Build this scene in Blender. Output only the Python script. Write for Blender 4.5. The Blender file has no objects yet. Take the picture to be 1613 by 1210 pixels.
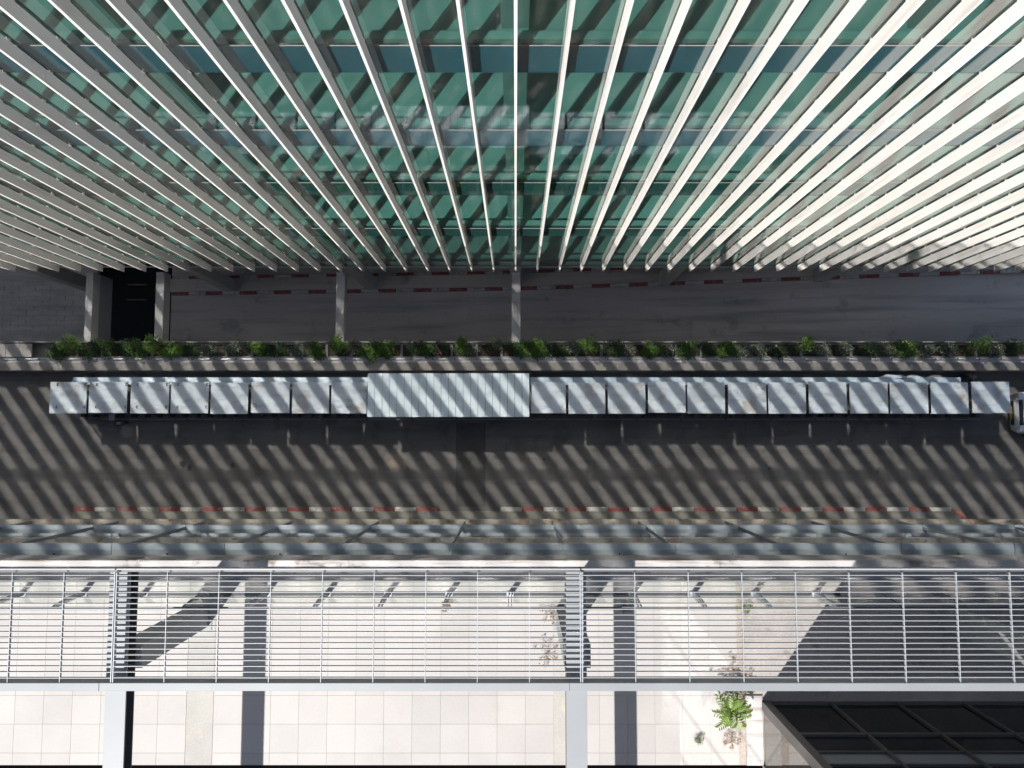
import bpy, math, random
from mathutils import Vector, Matrix
S = bpy.context.scene
C = S.collection
R = math.radians
rnd = random.Random(7)

# ---------------------------------------------------------------- camera, sky, sun, exposure
cam = bpy.data.cameras.new('camera')
cam_o = bpy.data.objects.new('camera', cam); C.objects.link(cam_o); S.camera = cam_o
cam_o.location = (0, 0, 30.0); cam_o.rotation_euler = (R(4.0), 0, 0)
cam.sensor_width = 36; cam.lens = 36 * 1118 / 1613; cam.shift_x = -0.0034
cam.clip_start = 0.3; cam.clip_end = 500

SX, SY = 0.45, 0.625                       # the sun moves a shadow this far (east, north) per metre of height
SUN_EL = math.atan(1 / math.hypot(SX, SY))
world = bpy.data.worlds.new('World'); S.world = world; world.use_nodes = True
wn = world.node_tree
sky = wn.nodes.new('ShaderNodeTexSky'); sky.sky_type = 'NISHITA'; sky.sun_disc = False
sky.sun_elevation = SUN_EL; sky.sun_rotation = math.atan2(-SX, -SY) % (2 * math.pi)
sky.air_density = 1.0; sky.dust_density = 1.2; sky.ozone_density = 1.0
wn.links.new(sky.outputs[0], wn.nodes['Background'].inputs[0])
wn.nodes['Background'].inputs[1].default_value = 0.064
sun = bpy.data.lights.new('sun', 'SUN'); sun.energy = 5.0; sun.angle = R(0.53); sun.color = (1.0, 0.975, 0.94)
sun_o = bpy.data.objects.new('sun', sun); C.objects.link(sun_o)
sun_o.rotation_euler = Vector((SX, SY, -1)).to_track_quat('-Z', 'Y').to_euler()
sun_o.location = (-15, -20, 45)
vs = S.view_settings
vs.view_transform = 'Standard'; vs.look = 'None'; vs.gamma = 1.0; vs.use_curve_mapping = False
vs.exposure = 0.86
cy = S.cycles                              # the street is lit by sun mirrored off the glass: path guiding finds it
cy.use_adaptive_sampling = False
cy.use_guiding = True; cy.use_surface_guiding = True; cy.use_volume_guiding = False
cy.guiding_training_samples = 128; cy.surface_guiding_probability = 0.6
cy.blur_glossy = 0.0; cy.sample_clamp_indirect = 12.0; cy.caustics_reflective = True
cy.max_bounces = 7; cy.diffuse_bounces = 4; cy.glossy_bounces = 4; cy.transparent_max_bounces = 20
cy.use_denoising = True

# ---------------------------------------------------------------- helpers
class MB:
    """Collects boxes, tubes and sheets; build() links them as one mesh."""
    def __init__(s): s.v = []; s.f = []
    def box(s, x0, x1, y0, y1, z0, z1):
        n = len(s.v)
        s.v += [(x, y, z) for x in (x0, x1) for y in (y0, y1) for z in (z0, z1)]
        s.f += [tuple(n + i for i in q) for q in ((0,1,3,2),(4,6,7,5),(0,4,5,1),(2,3,7,6),(0,2,6,4),(1,5,7,3))]
        return s
    def bev(s, x0, x1, y0, y1, z0, z1, b=0.015):
        """a box with its top edges chamfered"""
        n = len(s.v)
        s.v += [(x0,y0,z0),(x1,y0,z0),(x1,y1,z0),(x0,y1,z0),(x0,y0,z1-b),(x1,y0,z1-b),(x1,y1,z1-b),(x0,y1,z1-b),
                (x0+b,y0+b,z1),(x1-b,y0+b,z1),(x1-b,y1-b,z1),(x0+b,y1-b,z1)]
        s.f += [tuple(n+i for i in q) for q in ((3,2,1,0),(0,1,5,4),(1,2,6,5),(2,3,7,6),(3,0,4,7),(4,5,9,8),(5,6,10,9),(6,7,11,10),(7,4,8,11),(8,9,10,11))]
        return s
    def quad(s, a, b, c, d):
        n = len(s.v); s.v += [a, b, c, d]; s.f.append((n, n+1, n+2, n+3)); return s
    def tri(s, a, b, c):
        n = len(s.v); s.v += [a, b, c]; s.f.append((n, n+1, n+2)); return s
    def tube(s, pts, r, k=6, r1=None):
        pts = [Vector(p) for p in pts]; n0 = len(s.v); r1 = r if r1 is None else r1
        for i, p in enumerate(pts):
            d = (pts[min(i+1, len(pts)-1)] - pts[max(i-1, 0)]).normalized()
            u = d.orthogonal().normalized(); w = d.cross(u)
            rr = r + (r1 - r) * i / max(1, len(pts)-1)
            s.v += [tuple(p + rr*(u*math.cos(2*math.pi*j/k) + w*math.sin(2*math.pi*j/k))) for j in range(k)]
        for i in range(len(pts)-1):
            for j in range(k):
                a = n0+i*k+j; b = n0+i*k+(j+1) % k
                s.f.append((a, b, b+k, a+k))
        s.f.append(tuple(n0+j for j in range(k))[::-1]); s.f.append(tuple(n0+(len(pts)-1)*k+j for j in range(k)))
        return s
    def mesh(s, name, m):
        me = bpy.data.meshes.new(name); me.from_pydata([tuple(p) for p in s.v], [], s.f)
        for k in (m if isinstance(m, (list, tuple)) else [m]): me.materials.append(k)
        me.update(); return me
    def build(s, name, m, parent=None, loc=(0, 0, 0)):
        o = bpy.data.objects.new(name, s.mesh(name, m)); C.objects.link(o); o.location = loc
        if parent: o.parent = parent
        return o

def inst(src, parent=None, loc=(0, 0, 0), rz=0.0, scale=None):
    o = src.copy(); C.objects.link(o); o.parent = parent; o.location = loc
    if rz: o.rotation_euler = (0, 0, rz)
    if scale: o.scale = scale
    return o
def tag(o, label, cat, group=None):
    o['label'] = label; o['category'] = cat
    if group: o['group'] = group
    return o
def thing(name, label, cat, loc=(0, 0, 0), group=None, rz=0):
    o = bpy.data.objects.new(name, None); C.objects.link(o); o.empty_display_size = 0.3
    o.location = loc; o.rotation_euler = (0, 0, rz)
    return tag(o, label, cat, group)
def struct(name, mb, m, parent=None, loc=(0, 0, 0)):
    o = mb.build(name, m, parent, loc)
    if not parent: o['kind'] = 'structure'
    return o
ORD = ['first','second','third','fourth','fifth','sixth','seventh','eighth','ninth','tenth','eleventh','twelfth','thirteenth',
       'fourteenth','fifteenth','sixteenth','seventeenth','eighteenth','nineteenth','twentieth']
TENS = {20:'twenty',30:'thirty',40:'forty'}
def nth(i):
    i += 1
    if i <= 20: return ORD[i-1]
    t, u = i // 10 * 10, i % 10
    return (TENS[t] + '-' + ORD[u-1]) if u else {30:'thirtieth',40:'fortieth'}[t]

# ---------------------------------------------------------------- materials
def mat(name, base, rough=0.8, var=0.12, scale=1.5, stretch=(1,1,1), spots=None, spot_scale=6.0, spot_amt=0.5, spot_lo=0.62,
        metal=0.0, bump=0.0, bump_scale=40.0, obj_var=0.0, marks=(), streak=None, spec=0.4, fine=0.0):
    """Principled surface with large-scale tone variation, stains, fine grain and optional marks, all in world space."""
    m = bpy.data.materials.new(name); m.use_nodes = True
    nt = m.node_tree; N = nt.nodes; L = nt.links; p = N['Principled BSDF']
    p.inputs['Roughness'].default_value = rough; p.inputs['Metallic'].default_value = metal
    p.inputs['Specular IOR Level'].default_value = spec
    geo = N.new('ShaderNodeNewGeometry')
    mp = N.new('ShaderNodeMapping'); mp.inputs['Scale'].default_value = stretch
    L.new(geo.outputs['Position'], mp.inputs['Vector'])
    def noise(sc, det=5.0, vec=mp, rg=0.6):
        n = N.new('ShaderNodeTexNoise'); n.inputs['Scale'].default_value = sc; n.inputs['Detail'].default_value = det
        n.inputs['Roughness'].default_value = rg
        L.new(vec.outputs[0] if vec is mp else vec.outputs['Position'], n.inputs['Vector']); return n
    def mul(col, fac_socket, lo, hi):
        mr = N.new('ShaderNodeMapRange'); mr.inputs['From Min'].default_value = 0.3; mr.inputs['From Max'].default_value = 0.7
        mr.inputs['To Min'].default_value = lo; mr.inputs['To Max'].default_value = hi
        L.new(fac_socket, mr.inputs['Value'])
        h = N.new('ShaderNodeMix'); h.data_type = 'RGBA'; h.blend_type = 'MULTIPLY'; h.inputs['Factor'].default_value = 1
        L.new(col, h.inputs[6]); L.new(mr.outputs[0], h.inputs[7]); return h.outputs[2]
    rgb = N.new('ShaderNodeRGB'); rgb.outputs[0].default_value = (*base, 1); col = rgb.outputs[0]
    col = mul(col, noise(scale).outputs['Fac'], 1 - var, 1 + var)
    if fine: col = mul(col, noise(38.0, 3.0, geo).outputs['Fac'], 1 - fine, 1 + fine)
    if obj_var:
        oi = N.new('ShaderNodeObjectInfo'); mr = N.new('ShaderNodeMapRange')
        mr.inputs['To Min'].default_value = 1 - obj_var; mr.inputs['To Max'].default_value = 1 + obj_var
        L.new(oi.outputs['Random'], mr.inputs['Value'])
        h = N.new('ShaderNodeMix'); h.data_type = 'RGBA'; h.blend_type = 'MULTIPLY'; h.inputs['Factor'].default_value = 1
        L.new(col, h.inputs[6]); L.new(mr.outputs[0], h.inputs[7]); col = h.outputs[2]
    def mix(col, fac, c2):
        h = N.new('ShaderNodeMix'); h.data_type = 'RGBA'
        L.new(fac, h.inputs['Factor']); L.new(col, h.inputs[6]); h.inputs[7].default_value = (*c2, 1); return h.outputs[2]
    if spots:
        n = noise(spot_scale, 6.0, geo, 0.65); mr = N.new('ShaderNodeMapRange')
        mr.inputs['From Min'].default_value = spot_lo; mr.inputs['From Max'].default_value = spot_lo + 0.12
        mr.inputs['To Max'].default_value = spot_amt; L.new(n.outputs['Fac'], mr.inputs['Value'])
        col = mix(col, mr.outputs[0], spots)
    if streak:
        mp2 = N.new('ShaderNodeMapping'); mp2.inputs['Scale'].default_value = streak[1]
        L.new(geo.outputs['Position'], mp2.inputs['Vector'])
        n = N.new('ShaderNodeTexNoise'); n.inputs['Scale'].default_value = 1.0; n.inputs['Detail'].default_value = 6.0
        L.new(mp2.outputs[0], n.inputs['Vector']); mr = N.new('ShaderNodeMapRange')
        mr.inputs['From Min'].default_value = streak[3]; mr.inputs['From Max'].default_value = streak[3] + 0.2
        mr.inputs['To Max'].default_value = streak[2]; L.new(n.outputs['Fac'], mr.inputs['Value'])
        col = mix(col, mr.outputs[0], streak[0])
    for (x, y, z, r, c, a) in marks:          # single stains at known places, ragged by noise
        d = N.new('ShaderNodeVectorMath'); d.operation = 'DISTANCE'; d.inputs[1].default_value = (x, y, z)
        L.new(geo.outputs['Position'], d.inputs[0])
        n = noise(5.0, 5.0, geo); ad = N.new('ShaderNodeMath'); ad.operation = 'MULTIPLY_ADD'
        ad.inputs[1].default_value = 1.6 * r; L.new(n.outputs['Fac'], ad.inputs[0]); L.new(d.outputs['Value'], ad.inputs[2])
        mr = N.new('ShaderNodeMapRange'); mr.inputs['From Min'].default_value = r * 1.9; mr.inputs['From Max'].default_value = r * 1.35
        mr.inputs['To Max'].default_value = a; L.new(ad.outputs[0], mr.inputs['Value'])
        col = mix(col, mr.outputs[0], c)
    L.new(col, p.inputs['Base Color'])
    if bump:
        b = N.new('ShaderNodeBump'); b.inputs['Strength'].default_value = 1.0; b.inputs['Distance'].default_value = bump
        L.new(noise(bump_scale, 4.0, geo).outputs['Fac'], b.inputs['Height']); L.new(b.outputs[0], p.inputs['Normal'])
    return m

def glass(name, tint, ior, rough=0.05, warp=0.004, body=None, warp_scale=0.9):
    """A pane: mirror-like by its angle, else clear tint (or an opaque body behind the surface)."""
    m = bpy.data.materials.new(name); m.use_nodes = True
    nt = m.node_tree; N = nt.nodes; L = nt.links; N.remove(N['Principled BSDF'])
    out = N['Material Output']; geo = N.new('ShaderNodeNewGeometry')
    gl = N.new('ShaderNodeBsdfGlossy'); gl.inputs['Roughness'].default_value = rough; gl.inputs['Color'].default_value = (1.0, 0.985, 0.955, 1)
    if body:
        tr = N.new('ShaderNodeBsdfDiffuse'); tr.inputs['Color'].default_value = (*body, 1)
    else:
        tr = N.new('ShaderNodeBsdfTransparent')
        mc = N.new('ShaderNodeMix'); mc.data_type = 'RGBA'; mc.inputs[6].default_value = (*tint, 1); mc.inputs[7].default_value = (1, 1, 1, 1)
        L.new(geo.outputs['Backfacing'], mc.inputs['Factor']); L.new(mc.outputs[2], tr.inputs['Color'])
    fr = N.new('ShaderNodeFresnel'); fr.inputs['IOR'].default_value = ior
    inv = N.new('ShaderNodeMath'); inv.operation = 'SUBTRACT'; inv.inputs[0].default_value = 1; L.new(geo.outputs['Backfacing'], inv.inputs[1])
    fac = N.new('ShaderNodeMath'); fac.operation = 'MULTIPLY'; L.new(fr.outputs[0], fac.inputs[0]); L.new(inv.outputs[0], fac.inputs[1])
    if warp:
        n = N.new('ShaderNodeTexNoise'); n.inputs['Scale'].default_value = warp_scale; n.inputs['Detail'].default_value = 1.5
        L.new(geo.outputs['Position'], n.inputs['Vector'])
        b = N.new('ShaderNodeBump'); b.inputs['Distance'].default_value = warp; b.inputs['Strength'].default_value = 1.0
        L.new(n.outputs['Fac'], b.inputs['Height']); L.new(b.outputs[0], gl.inputs['Normal'])
    mx = N.new('ShaderNodeMixShader'); L.new(fac.outputs[0], mx.inputs[0]); L.new(tr.outputs[0], mx.inputs[1]); L.new(gl.outputs[0], mx.inputs[2])
    L.new(mx.outputs[0], out.inputs['Surface']); return m

M = {}
M['street'] = mat('street_concrete', (0.158, 0.150, 0.142), 0.85, 0.22, 0.35, (0.35, 1.2, 1), spots=(0.09, 0.085, 0.08), spot_scale=0.8, spot_amt=0.6,
                  spot_lo=0.52, bump=0.004, fine=0.16, streak=((0.095,0.09,0.085), (0.15, 3.2, 1), 0.45, 0.48),
                  marks=[(-13.98,-1.27,0,0.17,(0.02,0.02,0.02),0.95), (-13.7,-1.45,0,0.12,(0.03,0.03,0.03),0.8), (-11.88,-1.33,0,0.12,(0.03,0.028,0.025),0.85),
                         (10.67,-1.46,0,0.07,(0.03,0.03,0.03),0.9), (1.2,-1.1,0,0.06,(0.04,0.04,0.04),0.8), (15.2,-1.6,0,0.09,(0.05,0.05,0.05),0.7),
                         (-16.4,0.1,0,0.3,(0.36,0.34,0.31),0.5), (6.6,-2.6,0,0.25,(0.14,0.13,0.12),0.6), (-5.0,-1.2,0,0.5,(0.36,0.29,0.22),0.5)])
M['patch'] = mat('asphalt_patch', (0.094, 0.090, 0.086), 0.9, 0.2, 1.5, fine=0.25, bump=0.004)
M['pavement'] = mat('pavement_concrete', (0.216, 0.208, 0.180), 0.85, 0.2, 0.8, spots=(0.2,0.19,0.15), spot_scale=2.5, spot_lo=0.55, bump=0.004, fine=0.12)
M['ramp'] = mat('ramp_concrete', (0.50, 0.455, 0.405), 0.85, 0.2, 0.25, (0.4, 1.5, 1), spots=(0.14,0.14,0.14), spot_scale=0.8, spot_lo=0.58, bump=0.004, fine=0.12,
                streak=((0.16,0.155,0.15), (0.12, 2.6, 1), 0.45, 0.5))
M['deck'] = mat('deck_brick', (0.475, 0.432, 0.380), 0.85, 0.2, 1.2, (0.4, 2.5, 1), obj_var=0.03, fine=0.12)
M['conc'] = mat('weathered_concrete', (0.246, 0.230, 0.213), 0.85, 0.22, 1.0, spots=(0.13,0.12,0.105), spot_scale=2.2, spot_amt=0.6, spot_lo=0.54, bump=0.005, fine=0.14,
                streak=((0.42,0.31,0.24), (0.5, 2, 1), 0.35, 0.55))
M['beam'] = mat('beam_concrete', (0.370, 0.361, 0.348), 0.8, 0.15, 1.3, spots=(0.2,0.19,0.18), spot_scale=3.0, spot_lo=0.57, bump=0.003, fine=0.1)
M['dark_conc'] = mat('dark_concrete', (0.1, 0.1, 0.1), 0.9, 0.2, 1.0, fine=0.1)
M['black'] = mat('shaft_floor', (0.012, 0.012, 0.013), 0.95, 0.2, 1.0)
M['fin'] = mat('fin_aluminium', (0.725, 0.695, 0.655), 0.55, 0.05, 0.8, (1,1,0.3), obj_var=0.05, fine=0.03, spec=0.3,
               streak=((0.46,0.43,0.38), (6, 6, 0.45), 0.55, 0.54))
M['clip'] = mat('bright_clip', (0.7, 0.68, 0.64), 0.4, 0.03, metal=0.3)
M['glass'] = glass('green_glass', (0.275, 0.475, 0.445), 3.5, 0.035, 0.0004, None, 0.5)
M['spandrel'] = glass('spandrel_glass', None, 3.0, 0.10, 0.0004, body=(0.012, 0.055, 0.068), warp_scale=0.5)
M['spandrel_low'] = glass('low_spandrel_glass', None, 3.0, 0.045, 0.0004, body=(0.012, 0.045, 0.042), warp_scale=0.5)
M['alu'] = mat('light_aluminium', (0.468, 0.468, 0.468), 0.4, 0.05, metal=0.2)
M['trans'] = mat('transom_trim', (0.22, 0.205, 0.205), 0.5, 0.05)
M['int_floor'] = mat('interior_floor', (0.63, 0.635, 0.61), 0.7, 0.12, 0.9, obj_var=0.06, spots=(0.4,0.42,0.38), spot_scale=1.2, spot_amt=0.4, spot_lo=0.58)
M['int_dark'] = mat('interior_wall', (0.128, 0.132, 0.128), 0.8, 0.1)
M['int_col'] = mat('column_plaster', (0.510, 0.510, 0.476), 0.7, 0.08, 1.0)
M['desk'] = mat('desk_wood', (0.3, 0.25, 0.2), 0.5, 0.1)
M['stall'] = mat('stall_sheet', (0.627, 0.694, 0.739), 0.42, 0.14, 1.1, (0.6,2.2,1), obj_var=0.09, spots=(0.37,0.27,0.185), spot_scale=1.15, spot_amt=0.6, spot_lo=0.545,
                 streak=((0.36,0.37,0.37), (1.5, 5, 1), 0.6, 0.53), spec=0.5, fine=0.03)
M['roof'] = mat('canopy_sheet', (0.70, 0.80, 0.84), 0.42, 0.06, 1.0, (0.6,2,1), obj_var=0.05, spots=(0.55,0.55,0.53), spot_scale=1.5, spot_amt=0.4, spot_lo=0.58, spec=0.5)
M['awning'] = mat('awning_sheet', (0.4, 0.5, 0.58), 0.4, 0.14, 1.6, spots=(0.62,0.66,0.68), spot_scale=2.0, spot_amt=0.6, spot_lo=0.55)
M['steel'] = mat('dark_steel', (0.085, 0.09, 0.095), 0.5, 0.15, 2.0, metal=0.3)
M['grey_steel'] = mat('galvanised_steel', (0.272, 0.289, 0.306), 0.45, 0.12, 2.0, metal=0.4)
M['counter'] = mat('counter_board', (0.13, 0.12, 0.11), 0.7, 0.25, 2.0, obj_var=0.4)
M['sack'] = mat('pale_plastic', (0.5, 0.56, 0.64), 0.5, 0.15, 3.0)
M['kerb_white'] = mat('kerb_white_paint', (0.510, 0.501, 0.459), 0.7, 0.18, 2.0, spots=(0.25,0.235,0.2), spot_scale=4, spot_amt=0.85, spot_lo=0.5, bump=0.003, fine=0.1)
M['kerb_red'] = mat('kerb_red_paint', (0.255, 0.072, 0.064), 0.7, 0.2, 2.0, spots=(0.24,0.19,0.165), spot_scale=4, spot_amt=0.8, spot_lo=0.5, bump=0.003, fine=0.1)
M['soil'] = mat('planter_soil', (0.045, 0.035, 0.026), 0.95, 0.3, 5.0, bump=0.02, bump_scale=15)
M['shade_metal'] = mat('sunshade_metal', (0.40, 0.45, 0.475), 0.38, 0.12, 0.9, (0.3,2,1), obj_var=0.1, metal=0.25, spots=(0.27,0.29,0.29), spot_scale=1.4, spot_amt=0.4, spot_lo=0.56)
M['ledge'] = mat('stained_ledge', (0.44, 0.40, 0.34), 0.85, 0.2, 1.0, spots=(0.22,0.135,0.075), spot_scale=2.4, spot_amt=0.8, spot_lo=0.52, fine=0.15)
M['wall'] = mat('wall_render', (0.255, 0.246, 0.230), 0.85, 0.15, 0.8, fine=0.08)
M['cap'] = mat('parapet_paint', (0.320, 0.303, 0.295), 0.75, 0.08, 1.2, spots=(0.11,0.08,0.06), spot_scale=2.6, spot_amt=0.85, spot_lo=0.56, bump=0.003, fine=0.05,
               streak=((0.12,0.09,0.07), (0.9, 14, 1), 0.8, 0.53))
M['gutter'] = mat('gutter_concrete', (0.510, 0.510, 0.510), 0.85, 0.25, 1.1, spots=(0.12,0.12,0.12), spot_scale=1.6, spot_amt=0.7, spot_lo=0.56, fine=0.1)
M['tile'] = mat('terrace_tile', (0.305, 0.285, 0.270), 0.6, 0.08, 0.5, obj_var=0.05, spots=(0.245,0.222,0.202), spot_scale=1.1, spot_amt=0.5, spot_lo=0.62, fine=0.03)
M['joint'] = mat('tile_joint', (0.33, 0.30, 0.28), 0.9, 0.1, 1.0)
M['strip'] = mat('cream_strip', (0.303, 0.288, 0.264), 0.8, 0.08, 1.3, spots=(0.42,0.35,0.25), spot_scale=3.0, spot_amt=0.6, spot_lo=0.58, fine=0.08, bump=0.003)
M['grit'] = mat('dirt_strip', (0.271, 0.234, 0.205), 0.9, 0.15, 2.5, spots=(0.28,0.22,0.17), spot_scale=9.0, spot_amt=0.8, spot_lo=0.52, bump=0.01, fine=0.2)
M['shade_floor'] = mat('dusty_concrete', (0.271, 0.246, 0.230), 0.85, 0.18, 0.9, spots=(0.14,0.12,0.10), spot_scale=2.6, spot_amt=0.65, spot_lo=0.57, fine=0.15, bump=0.004)
M['pergola'] = mat('pergola_paint', (0.295, 0.307, 0.324), 0.45, 0.04, 1.0, spec=0.4)
M['pergola_beam'] = mat('pergola_beam_paint', (0.201, 0.212, 0.220), 0.5, 0.06, 1.2, marks=[(-6.12,-5.5,18.87,.05,(.02,.02,.02),.9),(-6.10,-5.75,18.87,.06,(.02,.02,.02),.9),(-6.14,-5.3,18.87,.03,(.03,.03,.03),.8)], spots=(0.19,0.19,0.19), spot_scale=2.0, spot_amt=0.4, spot_lo=0.6)
M['column'] = mat('column_paint', (0.246, 0.250, 0.246), 0.7, 0.12, 1.0, spots=(0.18,0.18,0.17), spot_scale=2.0, spot_lo=0.58)
M['frame'] = mat('bronze_frame', (0.111, 0.106, 0.102), 0.4, 0.12, 2.0, metal=0.4)
M['dark_glass'] = glass('dark_glass', None, 1.55, 0.03, 0.002, body=(0.008, 0.008, 0.009))
M['side_glass'] = glass('mirror_side_glass', None, 2.9, 0.03, 0.002, body=(0.05, 0.045, 0.04))
M['grey_panel'] = mat('grey_panel', (0.192, 0.200, 0.212), 0.5, 0.06, 1.0)
M['rail_glass'] = glass('railing_glass', (0.86, 0.90, 0.86), 1.5, 0.03, 0.0)
M['car_white'] = mat('car_paint', (0.504, 0.511, 0.532), 0.22, 0.02, spec=0.6)
M['car_black'] = mat('car_black_trim', (0.02, 0.02, 0.024), 0.35, 0.05)
M['car_glass'] = glass('car_glass', None, 1.6, 0.02, 0.0, body=(0.012, 0.012, 0.016))
M['rubber'] = mat('tyre_rubber', (0.02, 0.02, 0.02), 0.85, 0.05)
M['yellow'] = mat('yellow_plate', (0.55, 0.36, 0.05), 0.5, 0.05)
M['lamp'] = mat('lamp_lens', (0.75, 0.77, 0.8), 0.1, 0.02, spec=0.8)
M['dark_band'] = mat('near_black', (0.025, 0.027, 0.031), 0.6, 0.1, 2.0)
M['ground'] = mat('far_ground', (0.22, 0.21, 0.19), 0.9, 0.2, 0.1)
def leafmat(name, c, var=0.35):
    m = mat(name, c, 0.5, var, 6.0, obj_var=0.25, spec=0.35)
    p = m.node_tree.nodes['Principled BSDF']
    return m
M['leaf_a'] = leafmat('leaf_mid_green', (0.0462, 0.0966, 0.0185))
M['leaf_b'] = leafmat('leaf_bright_green', (0.0714, 0.1386, 0.0210))
M['leaf_c'] = leafmat('leaf_dark_green', (0.0235, 0.0504, 0.0168))
M['leaf_d'] = leafmat('leaf_grey_green', (0.0924, 0.1176, 0.0756))
M['leaf_fern'] = leafmat('leaf_fern', (0.0756, 0.1218, 0.0151), 0.25)
M['stem'] = mat('plant_stem', (0.13, 0.10, 0.06), 0.8, 0.2, 6.0)
M['dry'] = mat('dry_stalk', (0.23, 0.15, 0.09), 0.85, 0.25, 6.0)
M['petal'] = mat('pink_petal', (0.42, 0.14, 0.2), 0.6, 0.2, 6.0)

# ---------------------------------------------------------------- ground, street, ramp
struct('ground', MB().quad((-250,-250,-14), (250,-250,-14), (250,250,-14), (-250,250,-14)), M['ground'])
struct('street', MB().box(-60, 60, -3.76, 2.575, -1.0, 0.0), M['street'])
struct('road_patch', MB().box(-2.5, -1.26, -3.05, 0.45, 0.0005, 0.0045), M['patch'])
jt = MB()
for x in (-22.3, -15.9, -9.5, 3.3, 9.7, 16.1): jt.box(x-.008, x+.008, -3.05, 2.5, 0.0004, 0.003)
jt.box(-60, 60, -0.705, -0.692, 0.0006, 0.0034)
struct('road_joint', jt, M['dark_conc'])
pave = struct('pavement', MB().box(-18.45, 18.25, -3.755, -3.232, 0.001, 0.12).box(18.252, 18.6, -3.755, -3.35, 0.001, 0.06), M['pavement'])
for i, (x, w) in enumerate(((-3.75, .45), (16.35, .85))):
    dg = MB()
    dg.box(x, x+w, -3.62, -3.59, 0.121, 0.135); dg.box(x, x+w, -3.31, -3.28, 0.121, 0.135)
    n = int(w / 0.06)
    for k in range(n+1): dg.box(x + k*w/n - .008, x + k*w/n + .008, -3.589, -3.311, 0.121, 0.132)
    tag(dg.build('drain_grate', M['grey_steel']), ('small square drain grate in the pavement behind the gap in the striped kerb',
        'long drain frame in the pavement near the far end of the striped kerb')[i], 'drain grate', 'drain grates in the pavement')

def ramp_z(x):
    pts = [(-60,-7.0), (-17.9,-6.7), (-8.5,-6.05), (-0.7,-5.45), (8,-4.7), (15,-4.0), (22,-3.3), (60,-1.0)]
    for (a, za), (b, zb) in zip(pts, pts[1:]):
        if a <= x <= b: return za + (zb - za) * (x - a) / (b - a)
    return 0.0
def ramp_y(x): return 0.016*max(x, 0.0)          # the median bends away from the facade line
mb = MB(); xs = [-17.99 + i * 0.75 for i in range(84)]
for a, b in zip(xs, xs[1:]):
    za, zb = ramp_z(a), ramp_z(b)
    mb.quad((a,3.785,za), (b,3.785,zb), (b,16,zb), (a,16,za))
struct('ramp_road', mb, M['ramp'])
mb = MB()
for a, b in zip(xs, xs[1:]):
    za, zb = ramp_z(a), ramp_z(b)
    n = len(mb.v)
    ya, yb = ramp_y(a), ramp_y(b)
    mb.v += [(a,7.37+ya,za+.002),(b,7.37+yb,zb+.002),(b,8.03+yb,zb+.002),(a,8.03+ya,za+.002),(a,7.37+ya,za+.15),(b,7.37+yb,zb+.15),(b,8.03+yb,zb+.15),(a,8.03+ya,za+.15)]
    mb.f += [tuple(n+i for i in q) for q in ((4,5,6,7),(0,1,5,4),(2,3,7,6))]
struct('ramp_median', mb, M['ramp'])

# the black asphalt end of the ramp under the deck
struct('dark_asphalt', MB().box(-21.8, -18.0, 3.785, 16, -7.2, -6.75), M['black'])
bars = MB()
for y in (6.95, 7.75): bars.box(-20.3, -19.3, y, y+.06, -6.748, -6.65)
bars.build('wheel_stop', M['counter'])
tag(bpy.data.objects['wheel_stop'], 'faint pale bars down on the black asphalt between the first two beams', 'wheel stop')

# brick paved deck at the western end, a course at a time
deck = struct('brick_deck', MB().box(-60, -21.81, 3.785, 16, -7.2, -6.535), M['deck'])
proto = None; row = 0; y = 4.3
while y < 7.7:
    x = -27.4 + (row % 2) * 0.4
    while x < -22.0:
        x1 = min(x + 0.79, -21.83)
        if x1 - x > 0.15:
            bx = MB().bev(0, x1-x-.005, 0, 0.255, 0, 0.05, .002)
            if proto is None or x1 - x < 0.789: o = bx.build('paving_slab', M['deck'], deck, (x, y, -6.561))
            else: o = inst(proto, deck, (x, y, -6.561))
            if proto is None: proto = o
            o.location.z += rnd.uniform(-.004, .004)
        x += 0.80
    y += 0.26; row += 1

# ---------------------------------------------------------------- planter wall between street and ramp
pw = thing('planter_wall', 'long stained concrete planter wall between the street and the sunken ramp', 'wall', (0, 3.1, 0))
Y0 = 3.1
MB().bev(-60, 60, 2.58-Y0, 2.925-Y0, -1, 1.0, .012).build('coping', M['conc'], pw)
MB().box(-60, 60, 2.926-Y0, 3.13-Y0, -1, 0.84).build('channel', M['gutter'], pw)
MB().tube([(-60, 3.06-Y0, 0.90), (60, 3.06-Y0, 0.90)], 0.026, 6).build('water_pipe', M['alu'], pw)
pcl = MB()
for i in range(60): pcl.box(-25+i*.9-.02, -25+i*.9+.02, 3.03-Y0, 3.09-Y0, 0.842, 0.94)
pcl.build('pipe_bracket', M['steel'], pw)
MB().box(-60, 60, 3.131-Y0, 3.78-Y0, -12, 0.55).build('base_wall', M['conc'], pw)
MB().bev(-60, 60, 3.735-Y0, 3.78-Y0, 0.552, 1.02, .006).build('back_kerb', M['cap'], pw)
cap_p = None
for i in range(4):
    o = MB().bev(0, .52, 0, .56, 0, .06, .01).build('cover_slab', M['tile'], pw, (-22.0+i*.53, 3.132-Y0, 0.94)) if cap_p is None else inst(cap_p, pw, (-22.0+i*.53, 3.132-Y0, 0.94))
    cap_p = cap_p or o

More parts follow.
